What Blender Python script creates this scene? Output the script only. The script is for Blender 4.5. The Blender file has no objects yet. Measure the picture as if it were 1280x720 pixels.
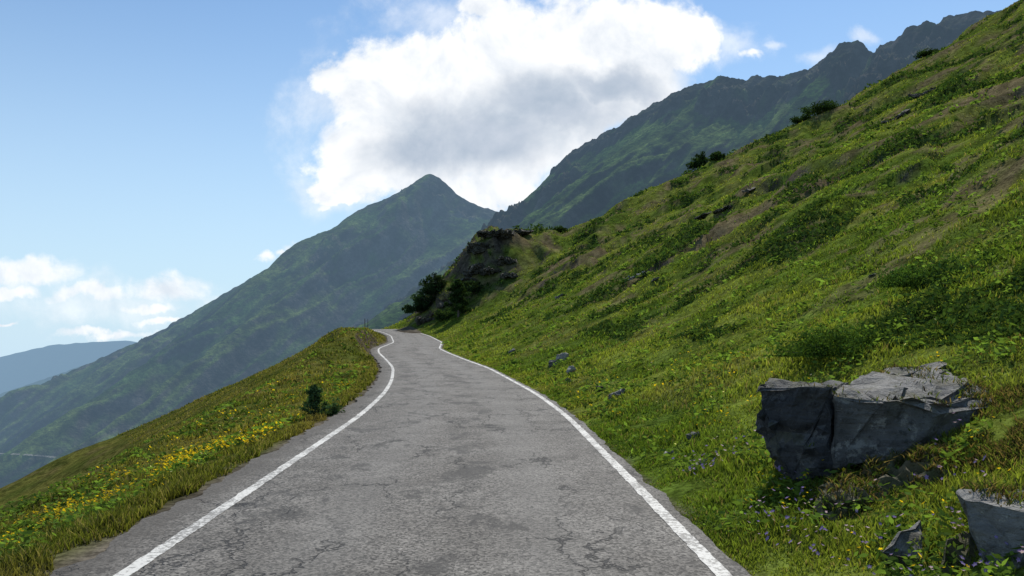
import bpy, bmesh, math, random
import numpy as np
from mathutils import Vector, noise as mn
from mathutils.bvhtree import BVHTree
rng = np.random.default_rng(7); random.seed(7)
scene = bpy.context.scene
F = 960.0; HZ = 415.0; EYE = 1.6
def W(u, v, d):
    """image pixel u, v placed at a chosen distance d -> world metres"""
    return np.array([(u-640)/F*d, d, EYE+(HZ-v)/F*d])

# ------------------------------------------------------------ noise
def _h(ix, iy, s):
    n = (ix.astype(np.int64)*374761393 + iy.astype(np.int64)*668265263 + s*982451653) & 0xffffffff
    n = ((n ^ (n >> 13))*1274126177) & 0xffffffff
    n = n ^ (n >> 16)
    return (n & 0xffff)/65535.0*2*np.pi
def perlin(x, y, s=0):
    x = np.asarray(x, float); y = np.asarray(y, float)
    x0 = np.floor(x); y0 = np.floor(y); fx = x-x0; fy = y-y0
    ux = fx*fx*fx*(fx*(fx*6-15)+10); uy = fy*fy*fy*(fy*(fy*6-15)+10)
    def g(ix, iy, dx, dy):
        a = _h(ix, iy, s); return np.cos(a)*dx+np.sin(a)*dy
    a = g(x0, y0, fx, fy); b = g(x0+1, y0, fx-1, fy)
    c = g(x0, y0+1, fx, fy-1); d = g(x0+1, y0+1, fx-1, fy-1)
    return (a+(b-a)*ux + ((c+(d-c)*ux)-(a+(b-a)*ux))*uy)*1.4
def fbm(x, y, o=4, s=0, gain=.5):
    r = 0; a = 1; t = 0
    for i in range(o):
        r = r+a*perlin(x*2**i+i*17.3, y*2**i-i*9.1, s+i); t += a; a *= gain
    return r/t
def ridged(x, y, o=4, s=0, gain=.5):
    r = 0; a = 1; t = 0
    for i in range(o):
        r = r+a*(1-2*np.abs(perlin(x*2**i+i*7.3, y*2**i-i*3.1, s+i))); t += a; a *= gain
    return r/t
def sst(a, b, x):
    t = np.clip((x-a)/(b-a), 0, 1); return t*t*(3-2*t)

# ------------------------------------------------------------ node helpers
def sock(nt, inp, v):
    if hasattr(v, 'node'): nt.links.new(v, inp)
    else: inp.default_value = v
def ND(nt, typ, ins=None, **props):
    n = nt.nodes.new(typ)
    for k, v in props.items(): setattr(n, k, v)
    for k, v in (ins or {}).items(): sock(nt, n.inputs[k], v)
    return n
def M(nt, op, a, b=None, c=None, clamp=False):
    n = nt.nodes.new('ShaderNodeMath'); n.operation = op; n.use_clamp = clamp
    for i, v in enumerate((a, b, c)):
        if v is not None: sock(nt, n.inputs[i], v)
    return n.outputs[0]
def VM(nt, op, a, b=None, c=None):
    n = nt.nodes.new('ShaderNodeVectorMath'); n.operation = op
    for i, v in enumerate((a, b, c)):
        if v is not None: sock(nt, n.inputs[i], v)
    return n.outputs['Value'] if op in ('LENGTH', 'DOT_PRODUCT', 'DISTANCE') else n.outputs[0]
def MIX(nt, f, a, b, blend='MIX'):
    n = nt.nodes.new('ShaderNodeMix'); n.data_type = 'RGBA'; n.blend_type = blend
    for i, v in ((0, f), (6, a), (7, b)):
        if not hasattr(v, 'node') and i > 0: v = (*v[:3], 1) if not isinstance(v, float) else (v, v, v, 1)
        sock(nt, n.inputs[i], v)
    return n.outputs[2]
def SS(nt, x, a, b):
    n = nt.nodes.new('ShaderNodeMapRange'); n.interpolation_type = 'SMOOTHSTEP'
    sock(nt, n.inputs[0], x); n.inputs[1].default_value = a; n.inputs[2].default_value = b
    return n.outputs[0]
def SCALE(nt, v, k):
    n = nt.nodes.new('ShaderNodeVectorMath'); n.operation = 'SCALE'
    sock(nt, n.inputs[0], v); sock(nt, n.inputs['Scale'], k); return n.outputs[0]
def NOISE(nt, vec, scale, detail=5, rough=.55, dist=0.0, out=0):
    n = ND(nt, 'ShaderNodeTexNoise', {'Scale': scale, 'Detail': detail, 'Roughness': rough, 'Distortion': dist})
    if vec is not None: nt.links.new(vec, n.inputs['Vector'])
    return n.outputs[out]
def newmat(name):
    m = bpy.data.materials.new(name); m.use_nodes = True
    nt = m.node_tree; nt.nodes.clear()
    return m, nt, nt.nodes.new('ShaderNodeOutputMaterial')
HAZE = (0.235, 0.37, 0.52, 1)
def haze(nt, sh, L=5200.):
    """aerial perspective painted into the shader: haze-coloured glow growing with world distance"""
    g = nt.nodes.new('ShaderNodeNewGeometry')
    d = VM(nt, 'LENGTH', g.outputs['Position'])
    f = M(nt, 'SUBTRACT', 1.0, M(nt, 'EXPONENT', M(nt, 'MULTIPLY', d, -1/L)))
    e = ND(nt, 'ShaderNodeEmission', {'Color': HAZE, 'Strength': 1.0})  # land itself glows in haze colour, standing in for light scattered by air
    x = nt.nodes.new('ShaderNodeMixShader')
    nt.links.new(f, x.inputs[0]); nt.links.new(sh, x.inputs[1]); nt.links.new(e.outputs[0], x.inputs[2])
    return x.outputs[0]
def land_mat(name, s1, s2, bump, bdist, L=None, var=.9):
    m, nt, o = newmat(name)
    m.cycles.emission_sampling = 'NONE'
    g = nt.nodes.new('ShaderNodeNewGeometry'); P = g.outputs['Position']
    a = ND(nt, 'ShaderNodeAttribute', attribute_name='Col').outputs['Color']
    n1 = NOISE(nt, P, s1, 7 if L else 4, .65)
    if L: n2 = NOISE(nt, P, s2, 4, .7)
    else: n2 = NOISE(nt, P, s2, 3, .7)
    k = M(nt, 'MULTIPLY', M(nt, 'ADD', M(nt, 'MULTIPLY', SS(nt, n1, .3, .7), var), 1-var*.5),
          M(nt, 'ADD', M(nt, 'MULTIPLY', SS(nt, n2, .32, .68), var), 1-var*.5))
    c = SCALE(nt, a, k)
    p = ND(nt, 'ShaderNodeBsdfDiffuse', {'Color': c})
    if bump:
        b = ND(nt, 'ShaderNodeBump', {'Strength': bump, 'Distance': bdist, 'Height': n1}); nt.links.new(b.outputs[0], p.inputs['Normal'])
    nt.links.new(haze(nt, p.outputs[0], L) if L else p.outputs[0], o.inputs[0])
    return m

# ------------------------------------------------------------ mesh helpers
def link(ob):
    scene.collection.objects.link(ob); return ob
def raw_mesh(name, V, loops, starts, mat, col=None, smooth=False):
    me = bpy.data.meshes.new(name)
    me.vertices.add(len(V)); me.vertices.foreach_set('co', np.ascontiguousarray(V, dtype=np.float32).ravel())
    me.loops.add(len(loops)); me.loops.foreach_set('vertex_index', np.ascontiguousarray(loops, dtype=np.int32))
    me.polygons.add(len(starts)); me.polygons.foreach_set('loop_start', np.ascontiguousarray(starts, dtype=np.int32))
    me.update(calc_edges=True)
    if col is not None:
        at = me.color_attributes.new('Col', 'FLOAT_COLOR', 'POINT')
        c4 = np.ones((len(V), 4), np.float32); c4[:, :3] = col
        at.data.foreach_set('color', c4.ravel())
    if smooth: me.polygons.foreach_set('use_smooth', np.ones(len(starts), bool))
    me.materials.append(mat)
    return link(bpy.data.objects.new(name, me))
def grid_mesh(name, X, Y, Z, mat, col=None):
    ny, nx = X.shape
    i = (np.arange(ny-1)[:, None]*nx+np.arange(nx-1)[None]).ravel()
    q = np.stack([i, i+1, i+nx+1, i+nx], 1)
    V = np.stack([X.ravel(), Y.ravel(), Z.ravel()], 1)
    return raw_mesh(name, V, q.ravel(), np.arange(len(q))*4, mat, None if col is None else col.reshape(-1, 3), True)

# ------------------------------------------------------------ road line
_ky = np.array([-60, 0, 5.2, 8.3, 11.1, 14.6, 20, 25.6, 32, 38, 44, 50, 63, 80, 88, 95, 105, 120, 160, 220, 420.])
_kx = np.array([2.0, -.38, -.57, -.67, -.78, -.90, -1.33, -2.0, -2.95, -4.2, -5.65, -6.7, -7.7, -10.6, -12.9, -15.9, -20.6, -24, -29, -37, -70.])
_zy = np.array([-60, 0, 25, 38, 44, 63, 80, 95, 104, 120, 160, 420.])
_zz = np.array([-.3, 0, 0, .2, .42, .75, 1.2, 1.95, 2.0, 1.0, -1.5, -6.])
_fy = np.arange(-60, 420, .5)
def _sm(a, n):
    k = np.hanning(n+2)[1:-1]; k /= k.sum()
    return np.convolve(np.pad(a, n//2, mode='edge'), k, 'valid')[:len(a)]
_fx = _sm(np.interp(_fy, _ky, _kx), 13); _fz = _sm(np.interp(_fy, _zy, _zz), 15)
def xc(y): return np.interp(y, _fy, _fx)
def zr(y): return np.interp(y, _fy, _fz)
_cy = np.array([-60, 0, 10, 15, 20, 30, 35, 40, 45, 55, 70, 95, 120, 420.])
_cx = np.array([-5.5, -6.3, -6.6, -7.0, -7.7, -9.0, -8.9, -8.9, -9.2, -10.6, -13.0, -21, -29, -78])
_cz = np.array([-1.2, -1.05, -.98, -.88, -.72, -.36, .30, 1.2, 1.65, 1.85, 1.8, 2.1, 1.0, -6.])

def Hfun(x, y):
    t = x-xc(y); z0 = zr(y)
    e = np.maximum(t-2.2, 0)
    hr = .495*e-.34*1.5*(1-np.exp(-e/1.5))
    amp = sst(0, 12, e)
    hr = hr+fbm(x/38, y/38, 3, 11)*3.2*sst(6, 45, e)+fbm(x/9, y/9, 3, 12)*.8*amp
    hr = hr+sst(60, 130, t)*2.6
    hr = hr+fbm(x/2.2, y/2.2, 3, 13)*.2*sst(0, 2.5, e)+fbm(x/.6, y/.6, 2, 14)*.05*sst(0, .6, e)
    w = fbm(x/14+3, y/14, 3, 21)
    hr = hr+.95*sst(-.03, .03, fbm(x/16, y/11, 3, 22))*sst(7, 16, e)*sst(-.05, .15, w)
    hr = hr+.55*sst(-.02, .03, fbm(x/7, y/6, 3, 25))*sst(5, 12, e)*sst(-.05, .1, -w)
    bx = np.interp(x, [-13.8, -12.6, -11, -9.2, -7.4, -5.8, -2, 1, 6, 14, 26], [0, .9, 2.2, 3.0, 4.2, 5.4, 5.3, 3.9, 1.3, .3, 0])
    bw = np.exp(-np.abs((y-101)/10)**3)
    cr = ridged(x/4.5, y/4.5, 5, 31, .6)
    hr = hr+bx*bw*(1+.32*cr)
    cx = np.interp(y, _cy, _cx); cz = np.interp(y, _cy, _cz)-z0
    el = np.maximum(-t-2.55, 0); ec = np.maximum(xc(y)-2.55-cx, .3)
    k = np.clip(el/ec, 0, 1)
    shape = k*k*(3-2*k)*.6+k*.4
    hl = cz*shape
    b = np.maximum(el-ec, 0)
    hl = hl-.47*(b-1.2*(1-np.exp(-b/1.2)))-1.5*(1-np.exp(-b/2.5))*sst(0, 2, b)
    hl = hl+fbm(x/30, y/30, 3, 41)*3.*sst(4, 40, b)+fbm(x/6, y/6, 3, 42)*.35*sst(1, 8, b)
    hl = hl+fbm(x/1.6, y/1.6, 3, 43)*.14*sst(0, 1.5, el)+fbm(x/.5, y/.5, 2, 44)*.04*sst(0, .4, el)
    z = z0-.05+np.where(t > 0, hr, hl)+.03*sst(0, .25, np.maximum(e, el))
    z = z-.0035*np.maximum(y-150, 0)**2
    return z
def geo(a, b, s0, g, smax=1e9):
    r = [a]; s = s0
    while r[-1] < b: r.append(r[-1]+s); s = min(s*g, smax)
    return np.array(r)
ya = np.concatenate([np.arange(-40, 1.5, 2.0), geo(1.5, 330, .10, 1.0125, 3.5)])
tr = geo(2.12, 330, .06, 1.022, 5.); tl = -geo(2.5, 420, .06, 1.027, 9.)[::-1]
ta = np.concatenate([tl, [-2.4, -1, 0, 1, 2.05], tr])
TT, YY = np.meshgrid(ta, ya)
XX = TT+xc(YY); ZZ = Hfun(XX, YY)
def HG(x, y):
    t = x-xc(y)
    i = np.clip(np.searchsorted(ya, y)-1, 0, len(ya)-2); j = np.clip(np.searchsorted(ta, t)-1, 0, len(ta)-2)
    fy = np.clip((y-ya[i])/(ya[i+1]-ya[i]), 0, 1); ft = np.clip((t-ta[j])/(ta[j+1]-ta[j]), 0, 1)
    return (ZZ[i, j]*(1-fy)+ZZ[i+1, j]*fy)*(1-ft)+(ZZ[i, j+1]*(1-fy)+ZZ[i+1, j+1]*fy)*ft
def shrubmask(x, y):
    e = x-xc(y)-2.2
    return sst(.10, .22, fbm(x/6.5+5, y/6.5, 4, 51, .6))*sst(2.5, 6, e)
def soilmask(x, y):
    e = x-xc(y)-2.2
    a = sst(.11, .22, fbm(x/8+50, y/3.5, 4, 61, .6))*sst(5, 12, e)
    b = sst(.14, .22, fbm(x/3, y/2, 4, 64, .6))*sst(3, 8, e)*.8
    return np.maximum(a, b)
def grasscol(x, y):
    g1 = np.array([.102, .152, .024]); g2 = np.array([.175, .212, .038]); g3 = np.array([.050, .090, .016]); g4 = np.array([.20, .185, .062])
    a = sst(-.25, .25, fbm(x/7, y/7, 3, 71))[..., None]; b = sst(.0, .35, fbm(x/2.5, y/2.5, 3, 72))[..., None]
    c = sst(.1, .35, fbm(x/4+9, y/4, 3, 73))[..., None]
    r = g1*(1-a)+g2*a; r = r*(1-.6*b)+g3*.6*b; r = r*(1-.5*c)+g4*.5*c
    lf = ((x-xc(y)) < 0)[..., None]
    return np.where(lf, r*np.array([.88, .70, .95]), r)
col = grasscol(XX, YY)*.62
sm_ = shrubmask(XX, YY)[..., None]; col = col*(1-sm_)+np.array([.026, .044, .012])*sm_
so_ = soilmask(XX, YY)[..., None]*.85; col = col*(1-so_)+np.array([.12, .09, .053])*so_
gy, gx = np.gradient(ZZ); dY = np.gradient(YY, axis=0); dX = np.gradient(XX, axis=1)
slope = np.hypot(gy/dY, gx/dX)
st = sst(.9, 1.3, slope)[..., None]*(YY > 15)[..., None]
rk = np.array([.062, .052, .040])*(1+.7*fbm(XX/1.5, YY/1.5, 3, 81)[..., None])
col = col*(1-st)+rk*st
spur = (np.exp(-np.abs((YY-101)/11)**3)*sst(-14, -12, XX)*(1-sst(0, 6, XX))*sst(.0, .15, fbm(XX/3, YY/3, 4, 82)))[..., None]
col = col*(1-spur)+rk*spur
vg = np.where(TT > 0, 1-sst(2.1, 2.25+.2*fbm(XX, YY, 2, 84), TT), 1-sst(2.5, 2.9+.35*fbm(XX/1.3, YY/1.3, 2, 83), -TT))[..., None]
col = col*(1-vg)+np.array([.085, .074, .058])*vg
mat_ground = land_mat('ground_turf_material', 1.4, 14., .8, .08)
grid_mesh('ground', XX, YY, ZZ, mat_ground, col)

# ------------------------------------------------------------ road
m, nt, o = newmat('asphalt_material')
uv = ND(nt, 'ShaderNodeUVMap', uv_map='UVMap').outputs[0]
P = nt.nodes.new('ShaderNodeNewGeometry').outputs['Position']
T = ND(nt, 'ShaderNodeSeparateXYZ', {0: uv}).outputs[0]
agc = ND(nt, 'ShaderNodeTexVoronoi', {'Vector': P, 'Scale': 55.0}).outputs['Color']
ag = ND(nt, 'ShaderNodeSeparateColor', {0: agc}).outputs[0]
nfine = NOISE(nt, P, 26, 3, .75)
nb = NOISE(nt, P, .9, 4, .6); nc = NOISE(nt, P, 4.5, 4, .7)
base = MIX(nt, SS(nt, nb, .35, .65), (.098, .090, .079), (.145, .135, .120))
base = MIX(nt, M(nt, 'MULTIPLY', SS(nt, nc, .45, .72), .45), base, (.065, .060, .054))
k = M(nt, 'MULTIPLY', M(nt, 'ADD', .25, M(nt, 'MULTIPLY', ag, 1.5)), M(nt, 'ADD', .5, nfine))
cs = SCALE(nt, base, k)
tr1 = M(nt, 'ABSOLUTE', M(nt, 'SUBTRACT', M(nt, 'ABSOLUTE', T), .85))
trk = M(nt, 'SUBTRACT', 1.0, SS(nt, tr1, .05, .55))
cs = MIX(nt, M(nt, 'MULTIPLY', trk, .25), cs, (.17, .163, .15))
# bitumen bleeding: a ragged darker strip along the middle and scattered blotches
np2 = NOISE(nt, VM(nt, 'MULTIPLY', uv, (1.0, .6, 1.0)), 1.5, 7, .72, .3)
mid = M(nt, 'MULTIPLY', M(nt, 'SUBTRACT', 1.0, SS(nt, M(nt, 'ABSOLUTE', M(nt, 'SUBTRACT', T, .15)), .1, .6)), .05)
side = M(nt, 'MULTIPLY', M(nt, 'SUBTRACT', 1.0, SS(nt, M(nt, 'ABSOLUTE', M(nt, 'ADD', T, 1.45)), .05, .4)), .05)
tar = SS(nt, M(nt, 'ADD', M(nt, 'ADD', np2, M(nt, 'ADD', mid, side)), M(nt, 'MULTIPLY', M(nt, 'SUBTRACT', nfine, .5), .18)), .56, .63)
cs = MIX(nt, M(nt, 'MULTIPLY', tar, .72), cs, (.038, .036, .033))
wn = SCALE(nt, NOISE(nt, P, 1.8, 5, .65, 0, 1), .9)
warp = VM(nt, 'ADD', VM(nt, 'MULTIPLY', uv, (1.2, .35, 1.)), wn)
ve = ND(nt, 'ShaderNodeTexVoronoi', {'Vector': warp, 'Scale': 1.1}, feature='DISTANCE_TO_EDGE').outputs['Distance']
ck = M(nt, 'MULTIPLY', M(nt, 'SUBTRACT', 1.0, SS(nt, ve, .005, .02)), SS(nt, NOISE(nt, P, .5, 4), .46, .54))
cs = MIX(nt, M(nt, 'MULTIPLY', ck, .85), cs, (.018, .018, .018))
ed = SS(nt, M(nt, 'ADD', M(nt, 'ABSOLUTE', T), M(nt, 'MULTIPLY', nc, .4)), 2.2, 2.6)
cs = MIX(nt, M(nt, 'MULTIPLY', ed, .7), cs, (.06, .052, .042))
hgt = M(nt, 'SUBTRACT', M(nt, 'ADD', ag, M(nt, 'MULTIPLY', nfine, .5)), M(nt, 'MULTIPLY', ck, 2.))
bp = ND(nt, 'ShaderNodeBump', {'Strength': .8, 'Distance': .008, 'Height': hgt})
p = ND(nt, 'ShaderNodeBsdfPrincipled', {'Base Color': cs, 'Roughness': .8, 'Specular IOR Level': .3, 'Normal': bp.outputs[0]})
nt.links.new(p.outputs[0], o.inputs[0]); mat_asph = m

m, nt, o = newmat('worn_white_paint_material')
P = nt.nodes.new('ShaderNodeNewGeometry').outputs['Position']
n1 = NOISE(nt, P, 22, 5, .75); n2 = NOISE(nt, P, 1.6, 4, .6)
ww = SS(nt, M(nt, 'ADD', n1, M(nt, 'MULTIPLY', M(nt, 'SUBTRACT', n2, .5), .55)), .43, .56)
c = MIX(nt, ww, (.14, .135, .125), (.62, .61, .57))
c = MIX(nt, M(nt, 'MULTIPLY', n2, .5), c, (.40, .38, .34))
p = ND(nt, 'ShaderNodeBsdfPrincipled', {'Base Color': c, 'Roughness': .7})
nt.links.new(p.outputs[0], o.inputs[0]); mat_paint = m

def ribbon(name, ta_, yy, zoff, mat, rag=(0, 0), raggf=1.):
    n = len(ta_); Yg = np.repeat(yy[:, None], n, 1); Tg = np.repeat(ta_[None], len(yy), 0).copy()
    Tg[:, 0] += rag[0]*fbm(yy/raggf, yy*0+3, 4, 91, .7); Tg[:, -1] += rag[1]*fbm(yy/raggf, yy*0+8, 4, 92, .7)
    Xg = Tg+xc(Yg); Zg = zr(Yg)+zoff
    ob = grid_mesh(name, Xg, Yg, Zg, mat)
    uvl = ob.data.uv_layers.new(name='UVMap')
    li = np.empty(len(ob.data.loops), np.int32); ob.data.loops.foreach_get('vertex_index', li)
    uvs = np.stack([Tg.ravel()[li], Yg.ravel()[li]], 1); uvl.data.foreach_set('uv', uvs.astype(np.float32).ravel())
    return ob
yy = np.concatenate([np.arange(-40, 1, 1.), np.arange(1, 30, .06), np.arange(30, 150, .25)])
ribbon('road', np.array([-2.48, -2.35, -2.0, -1, 0, 1, 2.0, 2.12]), yy, 0., mat_asph, (.25, .12))
ribbon('road_edge_line', np.array([-2.05, -1.94]), yy, .004, mat_paint, (.03, .03), raggf=.25)
ribbon('road_edge_line', np.array([1.90, 2.01]), yy, .004, mat_paint, (.03, .03), raggf=.25)

# ------------------------------------------------------------ mountains
def resample(pts, n):
    P = np.array(pts, float); d = np.r_[0, np.cumsum(np.linalg.norm(np.diff(P, axis=0), axis=1))]
    s = np.linspace(0, d[-1], n); return np.stack([np.interp(s, d, P[:, i]) for i in range(3)], 1), s
def mountain(name, ridge, n, fall, L, g0, g1, kk, back, mat, seed, gul, gulA, craggy, palette, jag, cragA=16, cragd=260., jl=55.):
    R, s = resample([W(*r) for r in ridge], n)
    R[:, 2] += jag*ridged(s/jl, s*0, 5, seed, .6)-jag*.3
    kf = L*np.linspace(0, 1, kk)**1.5
    kb = -back*np.linspace(1, 0, 14)[:-1]**1.3
    K = np.r_[kb, kf][:, None]; S = s[None]+0*K; Kp = np.maximum(K, 0)
    X = R[None, :, 0]+K*fall[0]; Y = R[None, :, 1]+K*fall[1]
    Z = R[None, :, 2]-np.where(K > 0, g1*Kp+(g0-g1)*120*(1-np.exp(-Kp/120)), -K*.8)
    wv = fbm(S/300, Kp/300, 3, seed+5)*90
    rise = sst(0, 160, Kp)
    gl = ridged((S+wv)/gul, Kp/(gul*5), 5, seed+1, .55)
    Z = Z+(gl*gulA)*rise+fbm(S/(gul*2.5), Kp/(gul*6), 3, seed+9)*gulA*1.6*rise
    cm = sst(-.08, .08, fbm(S/150, Kp/150, 4, seed+2)+craggy-Kp/cragd)
    cg = ridged(S/30, Kp/70, 6, seed+3, .65)
    Z = Z+cm*(cg-.3)*cragA*sst(0, 40, Kp)*(1-sst(200, 420, Kp))
    Z = Z+fbm(X/25, Y/25, 4, seed+4)*4*sst(0, 40, Kp)
    dS = np.stack([np.gradient(X, axis=1), np.gradient(Y, axis=1), np.gradient(Z, axis=1)], -1)
    dK = np.stack([np.gradient(X, axis=0), np.gradient(Y, axis=0), np.gradient(Z, axis=0)], -1)
    N = np.cross(dK, dS); N /= np.linalg.norm(N, axis=-1, keepdims=True)+1e-9
    nz = np.abs(N[..., 2])
    a = sst(-.2, .2, fbm(S/90, Kp/260, 4, seed+6))[..., None]; b = sst(0, .3, fbm(X/45, Y/45, 4, seed+7))[..., None]
    c = palette[0]*(1-a)+palette[1]*a; c = c*(1-.6*b)+palette[2]*.6*b
    r = np.clip(1-sst(.55, .74, nz)+cm*.85, 0, 1)
    r = (r*sst(-.4, .1, fbm(S/30, Kp/50, 4, seed+8)+.15))[..., None]
    rc = palette[3]*(1+.9*fbm(S/12, Kp/30, 3, seed+10))[..., None]
    c = c*(1-r)+rc*r
    return grid_mesh(name, X, Y, Z, mat, c)
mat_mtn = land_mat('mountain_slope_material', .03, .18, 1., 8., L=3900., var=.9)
A = np.array
pal = [A([.040, .072, .020]), A([.078, .108, .030]), A([.020, .036, .015]), A([.058, .053, .047])]
ridgeC = [(-420, 690, 1500), (-100, 550, 1500), (0, 505, 1500), (60, 478, 1500), (100, 460, 1500), (180, 425, 1500), (250, 386, 1500), (320, 345, 1500),
          (380, 311, 1500), (405, 298, 1500), (425, 280, 1500), (450, 262, 1500), (490, 246, 1500), (515, 231, 1500), (530, 221, 1500), (537, 218, 1500),
          (548, 223, 1500), (562, 235, 1500), (580, 250, 1500), (610, 262, 1500), (635, 270, 1500), (700, 300, 1500), (850, 350, 1500)]
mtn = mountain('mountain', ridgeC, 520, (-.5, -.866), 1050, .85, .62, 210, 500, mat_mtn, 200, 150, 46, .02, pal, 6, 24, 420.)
ridgeR = [(380, 440, 1100), (480, 392, 1080), (560, 335, 1050), (600, 305, 1020), (635, 277, 1000), (660, 251, 980), (700, 216, 950), (708, 196, 945), (760, 166, 915), (800, 141, 890),
          (850, 116, 860), (900, 98, 830), (940, 99, 810), (985, 97, 785), (1010, 86, 770), (1035, 74, 757), (1050, 58, 750), (1072, 53, 740), (1092, 70, 730), (1100, 60, 726), (1118, 54, 715), (1138, 32, 705), (1160, 30, 695), (1172, 36, 692), (1180, 24, 690),
          (1220, 20, 670), (1280, 12, 640), (1400, -20, 600), (1700, -60, 560)]
pal2 = [A([.044, .080, .019]), A([.074, .108, .030]), A([.022, .038, .013]), A([.044, .039, .035])]
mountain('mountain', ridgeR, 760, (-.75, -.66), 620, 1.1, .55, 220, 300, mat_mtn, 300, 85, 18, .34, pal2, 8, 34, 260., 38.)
pal3 = [A([.03, .06, .03]), A([.04, .07, .03]), A([.02, .04, .02]), A([.06, .06, .06])]
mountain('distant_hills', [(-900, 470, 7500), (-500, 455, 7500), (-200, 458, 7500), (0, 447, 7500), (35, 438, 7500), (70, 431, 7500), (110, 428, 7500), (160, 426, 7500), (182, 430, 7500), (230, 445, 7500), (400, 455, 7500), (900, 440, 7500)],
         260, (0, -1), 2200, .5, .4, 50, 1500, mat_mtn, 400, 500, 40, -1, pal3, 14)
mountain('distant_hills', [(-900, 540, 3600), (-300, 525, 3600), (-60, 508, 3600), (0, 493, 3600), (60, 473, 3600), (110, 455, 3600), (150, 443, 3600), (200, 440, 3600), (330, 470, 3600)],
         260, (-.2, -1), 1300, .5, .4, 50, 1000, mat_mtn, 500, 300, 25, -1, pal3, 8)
xs = np.linspace(-30000, 30000, 60); ys = np.linspace(-8000, 20000, 60)
VX, VY = np.meshgrid(xs, ys)
vf = np.zeros(VX.shape+(3,))+A([.05, .09, .03])
grid_mesh('valley_floor', VX, VY, VX*0-900., mat_mtn, vf)
# pale track contouring across the opposite slope
me = mtn.data; nv = len(me.vertices); co_ = np.empty(nv*3, np.float32); me.vertices.foreach_get('co', co_); co_ = co_.reshape(-1, 3)
bvh = BVHTree.FromPolygons([tuple(map(float, c)) for c in co_], [tuple(p.vertices) for p in me.polygons])
cen = []
for u in np.linspace(-120, 96, 70):
    v = np.interp(u, [-120, -40, 0, 40, 70, 96], [570, 566, 568, 570, 573, 579])
    hit = bvh.ray_cast(Vector((0, 0, EYE)), Vector(((u-640)/F, 1, (HZ-v)/F)).normalized())[0]
    if hit: cen.append(hit)
if len(cen) > 10:
    L_, R_ = [], []
    cen = [sum(cen[max(0, i-3):i+4], Vector())/len(cen[max(0, i-3):i+4]) for i in range(len(cen))]
    for c0 in cen: L_.append(tuple(c0+Vector((-.7, -1.4, .8)))); R_.append(tuple(c0+Vector((.7, 1.4, 1.9))))
    V = np.array(L_+R_); n = len(cen); q = np.array([[i, i+1, n+i+1, n+i] for i in range(n-1)])
    raw_mesh('valley_road', V, q.ravel(), np.arange(n-1)*4, mat_mtn, np.zeros((2*n, 3))+A([.17, .165, .14]))

# ------------------------------------------------------------ vegetation generators
def leafmat(name, trans=.45):
    m, nt, o = newmat(name)
    a = ND(nt, 'ShaderNodeAttribute', attribute_name='Col').outputs['Color']
    d = ND(nt, 'ShaderNodeBsdfDiffuse', {'Color': a})
    at = MIX(nt, 1.0, a, (1.3, 1.3, .6), 'MULTIPLY')
    t = ND(nt, 'ShaderNodeBsdfTranslucent', {'Color': at})
    x = nt.nodes.new('ShaderNodeMixShader'); x.inputs[0].default_value = trans
    nt.links.new(d.outputs[0], x.inputs[1]); nt.links.new(t.outputs[0], x.inputs[2])
    nt.links.new(x.outputs[0], o.inputs[0]); return m
mat_grass = leafmat('grass_blade_material', .55); mat_leaf = leafmat('shrub_leaf_material', .3)
def blades(name, x, y, h, w, col, lean=.55, mat=None, zoff=None):
    N = len(x); z = HG(x, y)-.015 if zoff is None else zoff
    a = rng.uniform(0, 2*np.pi, N); s = np.stack([np.cos(a), np.sin(a), 0*a], 1)*w[:, None]
    b = rng.uniform(0, 2*np.pi, N); l = rng.uniform(.1, 1.3, N)*lean*h
    ln = np.stack([np.cos(b)*l, np.sin(b)*l, 0*l], 1)
    P0 = np.stack([x, y, z], 1); up = np.zeros((N, 3)); up[:, 2] = h
    V = np.stack([P0-s*.5, P0+s*.5, P0-s*.42+ln*.35+up*.55, P0+s*.42+ln*.35+up*.55, P0+ln+up*rng.uniform(.8, 1, N)[:, None]], 1)
    i = np.arange(N)[:, None]*5
    loops = (i+np.array([0, 1, 3, 2, 2, 3, 4])).ravel(); st = (np.arange(N)[:, None]*7+np.array([0, 4])).ravel()
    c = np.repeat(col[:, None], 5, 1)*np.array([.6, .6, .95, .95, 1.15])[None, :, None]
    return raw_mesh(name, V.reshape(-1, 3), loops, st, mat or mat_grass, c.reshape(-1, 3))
def leafobj(name, C, size, col, flat=0., mat=None):
    N = len(C); d = rng.normal(size=(N, 3)); d[:, 2] *= (1-flat); d /= np.linalg.norm(d, axis=1, keepdims=True)
    e = rng.normal(size=(N, 3)); e -= (e*d).sum(1, keepdims=True)*d; e /= np.linalg.norm(e, axis=1, keepdims=True)
    s = size[:, None]
    V = np.stack([C-d*s, C+e*s*.42, C+d*s, C-e*s*.42], 1)
    return raw_mesh(name, V.reshape(-1, 3), np.arange(4*N), np.arange(N)*4, mat or mat_leaf, np.repeat(col, 4, 0))
def scatter(N, y0, y1, lo=-.85, hi=.85):
    y = np.exp(rng.uniform(np.log(y0), np.log(y1), N)); x = y*rng.uniform(lo, hi, N)
    return x, y
x, y = scatter(560000, 2.8, 170)
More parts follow.
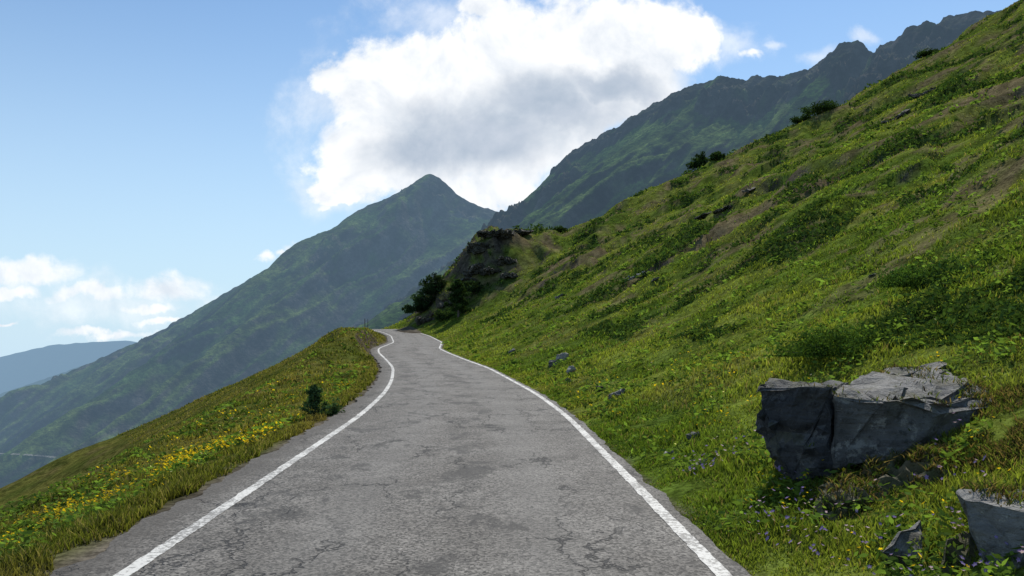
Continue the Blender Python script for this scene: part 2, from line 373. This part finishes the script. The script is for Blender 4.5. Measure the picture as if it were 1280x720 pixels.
# extra turf right along the asphalt edge
ye = np.exp(rng.uniform(np.log(2.8), np.log(40), 45000)); xe = xc(ye)+rng.choice([1, 1, -1], 45000)*0
te = np.where(rng.random(45000) < .6, 2.08+rng.exponential(.35, 45000), -2.6-rng.exponential(.35, 45000))
x = np.r_[x, xc(ye)+te]; y = np.r_[y, ye]
t = x-xc(y)
er = .1*perlin(x*1.3, y*1.3, 5)
keep = ((t > 2.06+er) | (t < -2.62-2*er))
cxx = np.interp(y, _cy, _cx)
keep &= ~((t < 0) & (x < cxx-3-.25*y))
keep &= ~((soilmask(x, y) > .4) & (rng.random(len(x)) < .85))
keep &= ~((t < 0) & (fbm(x/1.2, y/1.2, 3, 66) > .12) & (rng.random(len(x)) < .6))
keep &= ~((np.abs(y-101) < 11) & (x > -14) & (x < 2) & (rng.random(len(x)) < .5))
shm = shrubmask(x, y); keep &= ~((shm > .5) & (rng.random(len(x)) < .6))
x, y, t = x[keep], y[keep], t[keep]; N = len(x)
c = grasscol(x, y)*rng.uniform(.65, 1.45, N)[:, None]
straw = rng.random(N) < np.where(t < 0, .20, .09); c[straw] = A([.22, .19, .09])*rng.uniform(.6, 1.1, straw.sum())[:, None]
hn = np.clip(.7+1.2*fbm(x/.9, y/.9, 3, 95)+.5*fbm(x/5, y/5, 2, 96), .25, 1.8)
edge = np.clip((np.abs(t)-1.75)/.9, .4, 1)
h = np.where(t < 0, .10+.0012*y, .09+.0011*y)*hn*edge*rng.uniform(.5, 1.5, N)
w = (.0038+.0012*y)*rng.uniform(.6, 1.4, N)
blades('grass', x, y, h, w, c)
# broad-leaved weeds
x, y = scatter(8500, 2.8, 60); t = x-xc(y)
kp = ((t > 2.3) | (t < -3.1)) & (fbm(x/1.7, y/1.7, 3, 97) > -.08); x, y = x[kp], y[kp]
nl = 9; n = len(x); xx = np.repeat(x, nl)+rng.normal(0, .06, n*nl)*np.repeat(1+.03*y, nl); y2 = np.repeat(y, nl)+rng.normal(0, .06, n*nl)
C = np.stack([xx, y2, HG(xx, y2)+rng.uniform(.04, .15, n*nl)], 1)
cc = np.repeat(A([[.088, .142, .030]])*rng.uniform(.6, 1.7, n)[:, None], nl, 0)*rng.uniform(.8, 1.2, n*nl)[:, None]
leafobj('meadow_herbs', C, (.02+.0022*y2)*rng.uniform(.6, 1.4, n*nl), cc, .55, mat_grass)
# low alpenrose shrubs on the hillside
x, y = scatter(360000, 6, 170, -.3, .85); kp = shrubmask(x, y) > .3; x, y = x[kp], y[kp]; n = len(x)
mh = np.clip(.25+.5*fbm(x/.9, y/.9, 2, 98), .05, .7)*(.6+.006*y)
C = np.stack([x, y, HG(x, y)+rng.random(n)**.6*mh*shrubmask(x, y)*1.2], 1)
cc = A([[.044, .080, .020]])*rng.uniform(.5, 1.7, n)[:, None]; yl = rng.random(n) < .12; cc[yl] = A([.09, .12, .03])
leafobj('alpenrose_shrubs', C, (.018+.0024*y)*rng.uniform(.6, 1.4, n), cc)

def flowers(name, x, y, h, r, colr, core):
    n = len(x); z = HG(x, y)+h
    a = np.arange(10)*2*np.pi/10; rad = np.where(np.arange(10) % 2 == 0, 1., .55)
    tilt = rng.normal(0, .5, (n, 2))
    rx = np.cos(a)[None]*rad*r[:, None]; ry = np.sin(a)[None]*rad*r[:, None]
    V = np.stack([x[:, None]+rx, y[:, None]+ry, z[:, None]+rx*tilt[:, :1]+ry*tilt[:, 1:]], -1)
    ce = np.stack([x, y, z-.006], -1)[:, None]
    V = np.concatenate([ce, V], 1)
    i = np.arange(n)[:, None]*11
    tri = np.stack([np.zeros(10, int), 1+np.arange(10), 1+(np.arange(10)+1) % 10], 1).ravel()
    c = np.repeat(A(colr)[None, None]*rng.uniform(.7, 1.15, n)[:, None, None], 11, 1); c[:, 0] = core
    return raw_mesh(name, V.reshape(-1, 3), (i+tri).ravel(), np.arange(n*10)*3, mat_grass, c.reshape(-1, 3))
def fl_pts(n, y0, y1, tlo, thi, clump, thr, sd=99):
    y = np.exp(rng.uniform(np.log(y0), np.log(y1), n)); t = rng.uniform(tlo, thi, n); x = t+xc(y)
    k = fbm(x/clump, y/clump, 3, sd) > thr; return x[k], y[k]
xa, yaa = fl_pts(2600, 4, 30, -6.6, -3.1, 1.4, .16); xb, yb = fl_pts(1300, 4, 20, 2.5, 5.5, 1.0, .2)
xd, yd_ = fl_pts(2600, 8.5, 15, -5.6, -3.0, 1.2, .12, 103)
x = np.r_[xa, xb, xd]; y = np.r_[yaa, yb, yd_]
flowers('yellow_flowers', x, y, rng.uniform(.06, .2, len(x)), (.009+.0009*y)*rng.uniform(.6, 1.3, len(x)), [.68, .50, .03], [.5, .3, .01])
xb, yb = fl_pts(1100, 3.5, 9, 2.4, 4.5, .8, .06)
flowers('purple_flowers', xb, yb, rng.uniform(.08, .2, len(xb)), (.009+.0011*yb)*rng.uniform(.7, 1.2, len(xb)), [.25, .16, .55], [.4, .35, .5])
xb, yb = fl_pts(700, 4, 20, -6, 7, .9, .2); kp = (np.abs(xb-xc(yb)) > 2.7); xb, yb = xb[kp], yb[kp]
flowers('white_flowers', xb, yb, rng.uniform(.08, .2, len(xb)), (.007+.0008*yb), [.6, .6, .55], [.6, .5, .1])

m, nt, o = newmat('bark_material')
n1 = NOISE(nt, None, 20, 5, .6)
p = ND(nt, 'ShaderNodeBsdfPrincipled', {'Base Color': MIX(nt, n1, (.05, .038, .028), (.13, .11, .09)), 'Roughness': .9})
nt.links.new(p.outputs[0], o.inputs[0]); mat_bark = m
def woody(name, x, y, H, Wd, kind='bush', nleaf=3500, lsize=.09, base=(.03, .055, .018)):
    z = float(HG(np.array([x]), np.array([y]))[0])-.08
    root = link(bpy.data.objects.new(name, None)); root.location = (x, y, z)
    bm = bmesh.new()
    def limb(a, b, r0, r1):
        a = Vector(a); b = Vector(b); d = (b-a).normalized(); s = d.orthogonal().normalized(); t2 = d.cross(s)
        va = []; vb = []
        for i in range(6):
            an = i*math.pi/3; q = s*math.cos(an)+t2*math.sin(an)
            va.append(bm.verts.new(a+q*r0)); vb.append(bm.verts.new(b+q*r1))
        for i in range(6): bm.faces.new((va[i], va[(i+1) % 6], vb[(i+1) % 6], vb[i]))
    cl = []
    if kind == 'tree':
        limb((0, 0, 0), (.02*H, 0, H*.5), .035*H, .02*H); limb((.02*H, 0, H*.5), (0, .02*H, H*.97), .02*H, .004*H)
        for i in range(26):
            f = (i+1)/27; zz = H*(.12+.84*f); a = i*2.4; L = Wd*.5*(1.05-f*.8)*random.uniform(.5, 1.25)
            e = (math.cos(a)*L, math.sin(a)*L, zz+L*.25); limb((.01*H, 0, zz-.05*H), e, .010*H, .003*H)
            for q in (.35, .6, .85, 1.): cl.append((e[0]*q, e[1]*q, zz+L*.25*q, .12*Wd*(1.2-q*.4)))
        cl.append((0, 0, H*.98, .06*Wd))
    else:
        for i in range(18):
            a = i*2.4; r = Wd*.5*math.sqrt((i+.5)/18)*random.uniform(.7, 1.2); hh = H*(.9-.55*(r/(Wd*.5))**2)*random.uniform(.6, 1.15)
            e = (math.cos(a)*r, math.sin(a)*r, hh); limb((0, 0, 0), (e[0]*.5, e[1]*.5, hh*.6), .02*H, .012*H); limb((e[0]*.5, e[1]*.5, hh*.6), e, .012*H, .004*H)
            cl.append((*e, .14*Wd)); cl.append((e[0]*.7, e[1]*.7, hh*.6, .15*Wd)); cl.append((e[0]*.9, e[1]*.9, hh*.3, .13*Wd))
    me = bpy.data.meshes.new('branches'); bm.to_mesh(me); bm.free(); me.materials.append(mat_bark)
    b = link(bpy.data.objects.new('branches', me)); b.parent = root
    cl = np.array(cl); k = rng.integers(0, len(cl), nleaf); off = rng.normal(size=(nleaf, 3)); off /= np.linalg.norm(off, axis=1, keepdims=True); off *= rng.random(nleaf)[:, None]**.45
    C = cl[k, :3]+off*cl[k, 3:4]*A([1, 1, .7])
    br = (rng.uniform(.5, 1.6, len(cl))[k]*rng.uniform(.7, 1.3, nleaf))[:, None]
    C[:, 2] = np.maximum(C[:, 2], .02)
    l = leafobj('foliage', C, lsize*rng.uniform(.6, 1.4, nleaf), A([base])*br); l.parent = root
    return root
def skyline(u):
    ds = np.linspace(20, 175, 600); xs_ = (u-640)/F*ds; el = (HG(xs_, ds)-EYE)/ds
    i = np.argmax(el); return xs_[i], ds[i]
woody('pine_tree', W(573, 0, 86)[0], 86, 4.3, 3.4, 'tree', 5000, .13)
woody('deciduous_bush', W(527, 0, 93)[0], 93.5, 3.0, 3.6, 'bush', 4500, .14, (.028, .05, .02))
woody('deciduous_bush', W(543, 0, 95)[0], 95, 2.8, 3.6, 'bush', 4500, .14, (.028, .05, .02))
woody('deciduous_bush', W(590, 0, 90)[0], 90, 1.6, 3., 'bush', 2500, .13, (.028, .05, .02))
woody('deciduous_bush', W(556, 0, 88)[0], 88, 1.2, 2.4, 'bush', 2000, .12, (.035, .06, .02))
for u, hpx, wpx, nl in ((876, 17, 28, 3000), (897, 9, 20, 1500), (1030, 9, 50, 3000), (1004, 6, 34, 1500), (1160, 5, 30, 1200), (700, 5, 22, 900)):
    x_, d_ = skyline(u); woody('deciduous_bush', x_, d_, hpx/F*d_*1.1, wpx/F*d_, 'bush', nl, d_*.0014, (.03, .055, .018))
woody('young_shrub', -3.85, 15, .72, .55, 'tree', 1300, .035, (.055, .10, .045))
woody('young_shrub', -3.55, 15.3, .40, .5, 'bush', 900, .03, (.055, .10, .045))
woody('low_shrub', 4.9, 11.5, .42, 1.7, 'bush', 6000, .03, (.055, .10, .02))
woody('low_shrub', 7.4, 13.5, .40, 1.9, 'bush', 6000, .03, (.05, .095, .02))

# ------------------------------------------------------------ rocks
def stone_mat(name, a1, a2, top, lich):
    m, nt, o = newmat(name)
    G = nt.nodes.new('ShaderNodeNewGeometry'); P = G.outputs['Position']
    n1 = NOISE(nt, P, 2.2, 6, .65); n2 = NOISE(nt, P, 11, 6, .7); n3 = NOISE(nt, P, 60, 3, .7)
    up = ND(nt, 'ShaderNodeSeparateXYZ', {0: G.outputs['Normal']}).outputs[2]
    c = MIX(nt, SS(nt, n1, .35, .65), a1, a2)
    c = MIX(nt, M(nt, 'MULTIPLY', SS(nt, up, .35, .8), SS(nt, n2, .3, .6)), c, top)  # lit top painted in: upward faces get a lighter colour
    c = MIX(nt, SS(nt, n2, .50, .66), c, tuple(v*.55 for v in a1))
    c = MIX(nt, M(nt, 'MULTIPLY', SS(nt, NOISE(nt, P, 6, 5, .75), .57, .63), .85), c, lich)
    sv = VM(nt, 'MULTIPLY', P, (1.2, 1.2, 7.))
    s1 = NOISE(nt, sv, 2.2, 4, .6)
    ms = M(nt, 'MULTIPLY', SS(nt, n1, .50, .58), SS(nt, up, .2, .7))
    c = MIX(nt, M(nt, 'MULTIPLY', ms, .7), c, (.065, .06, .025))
    c = MIX(nt, M(nt, 'MULTIPLY', SS(nt, s1, .5, .6), .4), c, tuple(v*.5 for v in a1))
    b = ND(nt, 'ShaderNodeBump', {'Strength': 1., 'Distance': .05, 'Height': M(nt, 'ADD', M(nt, 'ADD', n2, M(nt, 'MULTIPLY', n3, .3)), s1)})
    p = ND(nt, 'ShaderNodeBsdfPrincipled', {'Base Color': c, 'Roughness': .85, 'Normal': b.outputs[0]})
    nt.links.new(p.outputs[0], o.inputs[0]); return m
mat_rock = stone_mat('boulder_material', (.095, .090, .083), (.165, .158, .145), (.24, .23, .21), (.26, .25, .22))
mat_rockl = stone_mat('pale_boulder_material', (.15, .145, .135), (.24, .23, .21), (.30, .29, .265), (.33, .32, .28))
mat_rock_shaded = stone_mat('shaded_boulder_material', (.028, .029, .031), (.055, .055, .056), (.13, .128, .12), (.11, .108, .10))  # darker copy of the stone: left block's shade painted into its colour
def mk_rockmat(name, c1, c2, sc=2.):
    m, nt, o = newmat(name)
    P = nt.nodes.new('ShaderNodeNewGeometry').outputs['Position']
    n1 = NOISE(nt, P, sc, 6, .7); n2 = NOISE(nt, P, sc*7, 5, .7)
    c = MIX(nt, SS(nt, n1, .35, .65), c1, c2); c = MIX(nt, M(nt, 'MULTIPLY', SS(nt, n2, .45, .7), .6), c, tuple(v*.45 for v in c1))
    b = ND(nt, 'ShaderNodeBump', {'Strength': 1., 'Distance': .1/sc, 'Height': M(nt, 'ADD', n1, M(nt, 'MULTIPLY', n2, .5))})
    p = ND(nt, 'ShaderNodeBsdfPrincipled', {'Base Color': c, 'Roughness': .9, 'Normal': b.outputs[0]})
    nt.links.new(p.outputs[0], o.inputs[0]); return m
mat_moss = mk_rockmat('mossy_rock_material', (.055, .06, .02), (.12, .095, .052), 5.)
mat_crag = mk_rockmat('crag_material', (.034, .034, .022), (.085, .072, .05), .8)
mat_pale = mk_rockmat('pale_stone_material', (.18, .17, .15), (.30, .29, .25), 8.)
def hull_rock(name, pts, mat, sub=5, amp=.03, bev=.012, fs=1.):
    bm = bmesh.new()
    for q in pts: bm.verts.new(Vector(q))
    r = bmesh.ops.convex_hull(bm, input=bm.verts)
    bmesh.ops.delete(bm, geom=[g for g in r['geom_interior'] if isinstance(g, bmesh.types.BMVert)], context='VERTS')
    if bev: bmesh.ops.bevel(bm, geom=list(bm.edges), offset=bev, segments=1, affect='EDGES', profile=.6)
    bmesh.ops.triangulate(bm, faces=bm.faces)
    for _ in range(sub+5):
        L = max(e.calc_length() for e in bm.edges)
        ed = [e for e in bm.edges if e.calc_length() > L*.55]
        bmesh.ops.subdivide_edges(bm, edges=ed, cuts=1); bmesh.ops.triangulate(bm, faces=[f for f in bm.faces if len(f.verts) > 3])
        if len(bm.verts) > (14000 if sub > 4 else 1500): break
    bm.normal_update()
    for v in bm.verts:
        q = v.co*fs
        d = mn.fractal(q*2.2, 1., 2., 6)*amp*1.9
        wq = q+Vector((d*4, -d*4, d*3))
        ce = mn.voronoi(wq*3.2)[0]; d += (ce[1]-ce[0])*amp*1.5-amp*.5
        ce2 = mn.voronoi(wq*9.)[0]; d += (ce2[1]-ce2[0])*amp*.55
        d += mn.fractal(q*14, .8, 2., 3)*amp*.35
        d -= amp*1.6*max(0, 1-abs(mn.noise(q*Vector((1, 1, 2.6))*1.5+Vector((5, 1, 2))))*14)
        v.co += v.normal*(d-amp*.5)
    me = bpy.data.meshes.new(name); bm.to_mesh(me); bm.free(); me.materials.append(mat)
    return link(bpy.data.objects.new(name, me))
def low(u, d, z): q = W(u, 0, d); return (q[0], q[1], z)
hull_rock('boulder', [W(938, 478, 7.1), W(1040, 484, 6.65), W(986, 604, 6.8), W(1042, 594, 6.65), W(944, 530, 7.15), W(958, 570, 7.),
                      W(968, 474, 7.7), W(1066, 475, 7.5), low(985, 7.8, .2), low(1050, 7.6, .1), low(1000, 6.9, .1)], mat_rock_shaded, amp=.045)
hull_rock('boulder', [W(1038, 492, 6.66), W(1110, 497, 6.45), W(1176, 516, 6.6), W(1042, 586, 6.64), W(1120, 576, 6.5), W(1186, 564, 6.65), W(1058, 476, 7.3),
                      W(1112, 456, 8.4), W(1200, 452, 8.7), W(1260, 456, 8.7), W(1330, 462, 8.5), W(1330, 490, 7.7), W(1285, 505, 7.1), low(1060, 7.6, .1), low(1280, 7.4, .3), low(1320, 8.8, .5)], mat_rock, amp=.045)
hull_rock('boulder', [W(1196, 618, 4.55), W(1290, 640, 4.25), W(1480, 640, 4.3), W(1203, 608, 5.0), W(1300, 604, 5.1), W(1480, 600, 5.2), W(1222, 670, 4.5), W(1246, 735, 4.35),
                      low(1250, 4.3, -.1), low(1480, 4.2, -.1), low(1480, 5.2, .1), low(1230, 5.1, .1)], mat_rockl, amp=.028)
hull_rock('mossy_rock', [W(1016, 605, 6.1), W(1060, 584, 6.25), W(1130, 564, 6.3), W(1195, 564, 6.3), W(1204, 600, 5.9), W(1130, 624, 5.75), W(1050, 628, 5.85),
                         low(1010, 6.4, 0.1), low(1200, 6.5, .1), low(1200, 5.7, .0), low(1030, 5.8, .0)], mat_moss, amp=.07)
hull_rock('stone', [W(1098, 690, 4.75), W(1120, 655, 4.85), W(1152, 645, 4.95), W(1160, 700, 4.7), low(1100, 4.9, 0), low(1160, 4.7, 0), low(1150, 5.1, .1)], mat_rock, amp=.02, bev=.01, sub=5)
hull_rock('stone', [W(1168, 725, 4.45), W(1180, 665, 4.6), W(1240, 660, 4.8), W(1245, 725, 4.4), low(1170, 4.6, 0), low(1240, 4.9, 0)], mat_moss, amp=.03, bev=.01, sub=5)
bpy.context.view_layer.update()
bvs = []
for ob in scene.objects:
    if ob.name.split('.')[0] in ('boulder', 'mossy_rock'):
        bvs.append(BVHTree.FromPolygons([v.co.copy() for v in ob.data.vertices], [tuple(p.vertices) for p in ob.data.polygons]))
def top(x, y):
    z = HG(x, y).copy()
    for i in range(len(x)):
        for b in bvs:
            h_ = b.ray_cast(Vector((x[i], y[i], 4)), Vector((0, 0, -1)))[0]
            if h_ and h_.z > z[i]: z[i] = h_.z
    return z
xs_, ys_ = [], []
for (cx0, cy0, rx, ry, n) in ((3.5, 6.1, .45, .2, 6000), (4.5, 6.85, .28, .28, 3500), (4.1, 8.1, .25, .2, 600), (2.75, 6.2, .3, .25, 2000), (5.4, 7.7, .3, .5, 1800), (3.9, 5.95, .35, .2, 3000), (2.95, 4.75, .15, .15, 1200)):
    xs_.append(cx0+rng.normal(0, rx, n)); ys_.append(cy0+rng.normal(0, ry, n))
x = np.concatenate(xs_); y = np.concatenate(ys_)
kp = fbm(x/.35, y/.35, 3, 120) > -.12; x, y = x[kp], y[kp]; n = len(x); z = top(x, y)-.01
c = np.where(rng.random(n)[:, None] < .45, A([[.17, .125, .065]]), A([[.085, .115, .026]]))*rng.uniform(.5, 1.3, n)[:, None]
blades('moss_and_dry_grass', x, y, rng.uniform(.02, .09, n), rng.uniform(.005, .014, n), c, 1.2, None, z)
def stone(u, v, wpx, hpx, mat, name='stone'):
    ds = np.exp(np.linspace(np.log(3), np.log(170), 4000)); xs = (u-640)/F*ds
    vis = HZ-(HG(xs, ds)-EYE)/ds*F
    i = np.argmax(vis <= v); d = ds[i]; x0 = xs[i]; z0 = HG(np.array([x0]), np.array([d]))[0]
    wm = wpx/F*d; hm = hpx/F*d
    pts = []
    for _ in range(14):
        a = random.uniform(0, 6.28); r = random.uniform(.35, .5)*wm
        pts.append((x0+math.cos(a)*r, d+math.sin(a)*r*.8, z0+random.uniform(-.4, .9)*hm + .3*math.cos(a)*r))
    return hull_rock(name, pts, mat, sub=3, amp=.06*wm, bev=0, fs=.5/max(wm, .2))
for a in [(703, 452, 26, 13, mat_pale), (714, 467, 15, 10, mat_pale), (692, 457, 14, 9, mat_rock), (770, 496, 26, 10, mat_rock), (750, 489, 16, 9, mat_crag), (865, 548, 22, 9, mat_rock),
          (872, 582, 34, 9, mat_pale), (836, 570, 16, 9, mat_pale), (884, 515, 14, 8, mat_pale), (800, 346, 34, 6, mat_pale), (780, 351, 20, 6, mat_pale), (905, 262, 40, 8, mat_crag), (700, 372, 18, 5, mat_rock),
          (1155, 118, 40, 8, mat_crag), (712, 478, 18, 10, mat_crag), (880, 272, 30, 6, mat_crag), (1120, 150, 46, 8, mat_crag),
          (820, 350, 14, 5, mat_pale), (940, 238, 30, 6, mat_crag), (1090, 345, 16, 5, mat_rock), (640, 440, 10, 5, mat_pale)]:
    stone(*a)
def crag(x, y, r, h, seed):
    random.seed(seed); z = float(HG(np.array([x]), np.array([y]))[0]); pts = []
    for _ in range(22):
        a = random.uniform(0, 6.28); q = random.uniform(.5, 1)*r; pts.append((x+math.cos(a)*q, y+math.sin(a)*q*.8, z+random.uniform(-.8, .6)*h*(1.2-.5*q/r)))
    return pts
for i, (u, d, r, h) in enumerate([(602, 96, 2.8, 1.4), (622, 97, 3.0, 1.2), (645, 99, 2.4, .7), (596, 93, 2.2, 1.6), (582, 92, 1.8, 1.4), (612, 92, 2.6, 1.4), (560, 91, 1.6, 1.), (548, 90, 1.5, .8), (630, 93, 2.2, 1.0), (640, 90, 1.8, .8), (535, 90, 1.2, .8)]):
    hull_rock('rock_outcrop', crag(W(u, 0, d)[0], d, r, h, 50+i), mat_crag, sub=5, amp=.26, bev=0, fs=.28)

m, nt, o = newmat('pole_material')
p = ND(nt, 'ShaderNodeBsdfPrincipled', {'Base Color': (.08, .06, .045, 1), 'Roughness': .7}); nt.links.new(p.outputs[0], o.inputs[0]); mat_pole = m
for x, y in ((-17.9, 93.5), (-16.9, 90), (-18.6, 97)):
    z = float(HG(np.array([x]), np.array([y]))[0])
    bm = bmesh.new()
    bmesh.ops.create_cone(bm, cap_ends=True, segments=10, radius1=.04, radius2=.03, depth=1.5)
    bmesh.ops.translate(bm, verts=bm.verts, vec=(0, 0, .6))
    r = bmesh.ops.create_cone(bm, cap_ends=True, segments=10, radius1=.035, radius2=.01, depth=.06); bmesh.ops.translate(bm, verts=r['verts'], vec=(0, 0, 1.38))
    me = bpy.data.meshes.new('snow_pole'); bm.to_mesh(me); bm.free(); me.materials.append(mat_pole)
    ob = link(bpy.data.objects.new('snow_pole', me)); ob.location = (x, y, z)

# ------------------------------------------------------------ sky + clouds
SUN_EL, SUN_AZ = math.radians(50), math.radians(20)
w = bpy.data.worlds.new('World'); scene.world = w; w.use_nodes = True
nt = w.node_tree; nt.nodes.clear()
out = nt.nodes.new('ShaderNodeOutputWorld'); bg = nt.nodes.new('ShaderNodeBackground'); nt.links.new(bg.outputs[0], out.inputs[0])
sky = ND(nt, 'ShaderNodeTexSky', sky_type='NISHITA'); sky.sun_disc = False; sky.sun_elevation = SUN_EL; sky.sun_rotation = SUN_AZ
sky.altitude = 1500; sky.air_density = 1.0; sky.dust_density = .6; sky.ozone_density = 2.0
tc = nt.nodes.new('ShaderNodeTexCoord'); sp = ND(nt, 'ShaderNodeSeparateXYZ', {0: tc.outputs['Generated']})
yd = M(nt, 'MAXIMUM', sp.outputs[1], .02)
cv = ND(nt, 'ShaderNodeCombineXYZ', {0: M(nt, 'DIVIDE', sp.outputs[0], yd), 1: M(nt, 'DIVIDE', sp.outputs[2], yd)}).outputs[0]
# humid air: pale blue veil thickening to the horizon
elv = sp.outputs[2]
veil = M(nt, 'SUBTRACT', 1.0, SS(nt, elv, -.06, .46))
veil = M(nt, 'ADD', M(nt, 'MULTIPLY', veil, .84), .12)
skb = MIX(nt, veil, VM(nt, 'MULTIPLY', sky.outputs[0], (1.0, 1.28, 1.42)), (6.1, 8.0, 9.4))
def ell(lst, vec):
    r = None
    for (u, v, ru, rv) in lst:
        c = ((u-640)/F, (HZ-v)/F); s = (F/ru, F/rv)
        l = VM(nt, 'LENGTH', VM(nt, 'MULTIPLY_ADD', vec, (s[0], s[1], 0), (-c[0]*s[0], -c[1]*s[1], 0)))
        r = l if r is None else M(nt, 'SMOOTH_MIN', r, l, .12)
    return r
nA = NOISE(nt, cv, 8, 8, .62, .25)
cv2 = VM(nt, 'ADD', cv, (.006, .022, 0)); nB = NOISE(nt, cv2, 8, 5, .62, .25)
wv = VM(nt, 'ADD', cv, SCALE(nt, VM(nt, 'SUBTRACT', NOISE(nt, cv, 12, 5, .6, 0, 1), (.5, .5, .5)), .07))
big = [(425, 95, 52, 36), (480, 125, 95, 80), (555, 95, 105, 72), (640, 75, 120, 88), (720, 60, 110, 80), (800, 50, 90, 62), (868, 45, 58, 38), (610, 10, 50, 22),
       (445, 185, 62, 60), (520, 200, 110, 55), (620, 190, 95, 60), (695, 150, 90, 62), (760, 115, 80, 45), (560, 235, 140, 26), (430, 232, 45, 24), (615, 250, 50, 16)]
core = [(600, 140, 190, 95), (700, 100, 170, 75), (500, 190, 110, 60)]
sml = [(330, 318, 17, 8), (374, 305, 28, 14), (352, 312, 14, 7), (408, 256, 14, 8), (35, 342, 75, 18), (10, 362, 50, 10), (120, 368, 80, 13), (213, 362, 70, 23), (190, 385, 60, 10),
       (130, 419, 70, 7), (205, 402, 50, 6), (10, 403, 22, 4), (940, 66, 17, 12)]
wsp = [(1085, 46, 24, 13), (1022, 70, 40, 18), (965, 50, 22, 10), (150, 380, 190, 40), (920, 50, 60, 40), (560, 20, 120, 50), (640, 262, 80, 18), (400, 130, 70, 90), (420, 240, 70, 40)]
dB = ell(big, wv); dS_ = ell(sml, wv); dW = ell(wsp, wv); dC = ell(core, wv)
def dens(l, amp): return M(nt, 'ADD', M(nt, 'SUBTRACT', 1.0, l), M(nt, 'MULTIPLY', M(nt, 'SUBTRACT', nA, .5), amp))
aB = SS(nt, dens(dB, 1.9), -.05, .38); aS = SS(nt, dens(dS_, 2.4), -.05, .75); aW = M(nt, 'MULTIPLY', SS(nt, dens(dW, 2.6), .0, 1.), .5)
aC = SS(nt, M(nt, 'SUBTRACT', 1.0, dC), 0., .25)
al = M(nt, 'MAXIMUM', M(nt, 'MAXIMUM', M(nt, 'MAXIMUM', aB, aC), M(nt, 'MULTIPLY', aS, .9)), aW)
gry = ell([(530, 185, 85, 42), (610, 165, 120, 52), (690, 135, 100, 42), (760, 105, 70, 28)], wv)
gm = SS(nt, M(nt, 'ADD', M(nt, 'SUBTRACT', 1.0, gry), M(nt, 'MULTIPLY', M(nt, 'SUBTRACT', nA, .5), 2.0)), -.35, .7)
rl = M(nt, 'ADD', .5, M(nt, 'MULTIPLY', M(nt, 'SUBTRACT', nA, nB), 3.0), clamp=True)
cl = MIX(nt, rl, (7.8, 8.4, 9.2), (12.0, 11.9, 11.7))
cl = MIX(nt, M(nt, 'MULTIPLY', gm, .93), cl, MIX(nt, rl, (4.0, 4.9, 6.1), (5.6, 6.3, 7.4)))
al = M(nt, 'MULTIPLY', al, SS(nt, sp.outputs[1], .05, .3))
nt.links.new(MIX(nt, al, skb, cl), bg.inputs[0]); bg.inputs[1].default_value = .10
w.cycles.sampling_method = 'MANUAL'; w.cycles.sample_map_resolution = 512

sd = bpy.data.lights.new('sun', 'SUN'); sd.energy = 5.0; sd.angle = math.radians(.5); sd.color = (1, .95, .87)
so = link(bpy.data.objects.new('sun', sd))
dv = Vector((math.sin(SUN_AZ)*math.cos(SUN_EL), math.cos(SUN_AZ)*math.cos(SUN_EL), math.sin(SUN_EL)))
so.rotation_euler = dv.to_track_quat('Z', 'Y').to_euler()

cd = bpy.data.cameras.new('camera'); cd.lens = 27; cd.sensor_width = 36; cd.shift_y = (HZ-360)/1280; cd.clip_end = 80000; cd.clip_start = .1
co = link(bpy.data.objects.new('camera', cd)); co.location = (0, 0, EYE); co.rotation_euler = (math.radians(90), 0, 0)
scene.camera = co
scene.view_settings.view_transform = 'Standard'; scene.view_settings.look = 'None'; scene.view_settings.exposure = 0
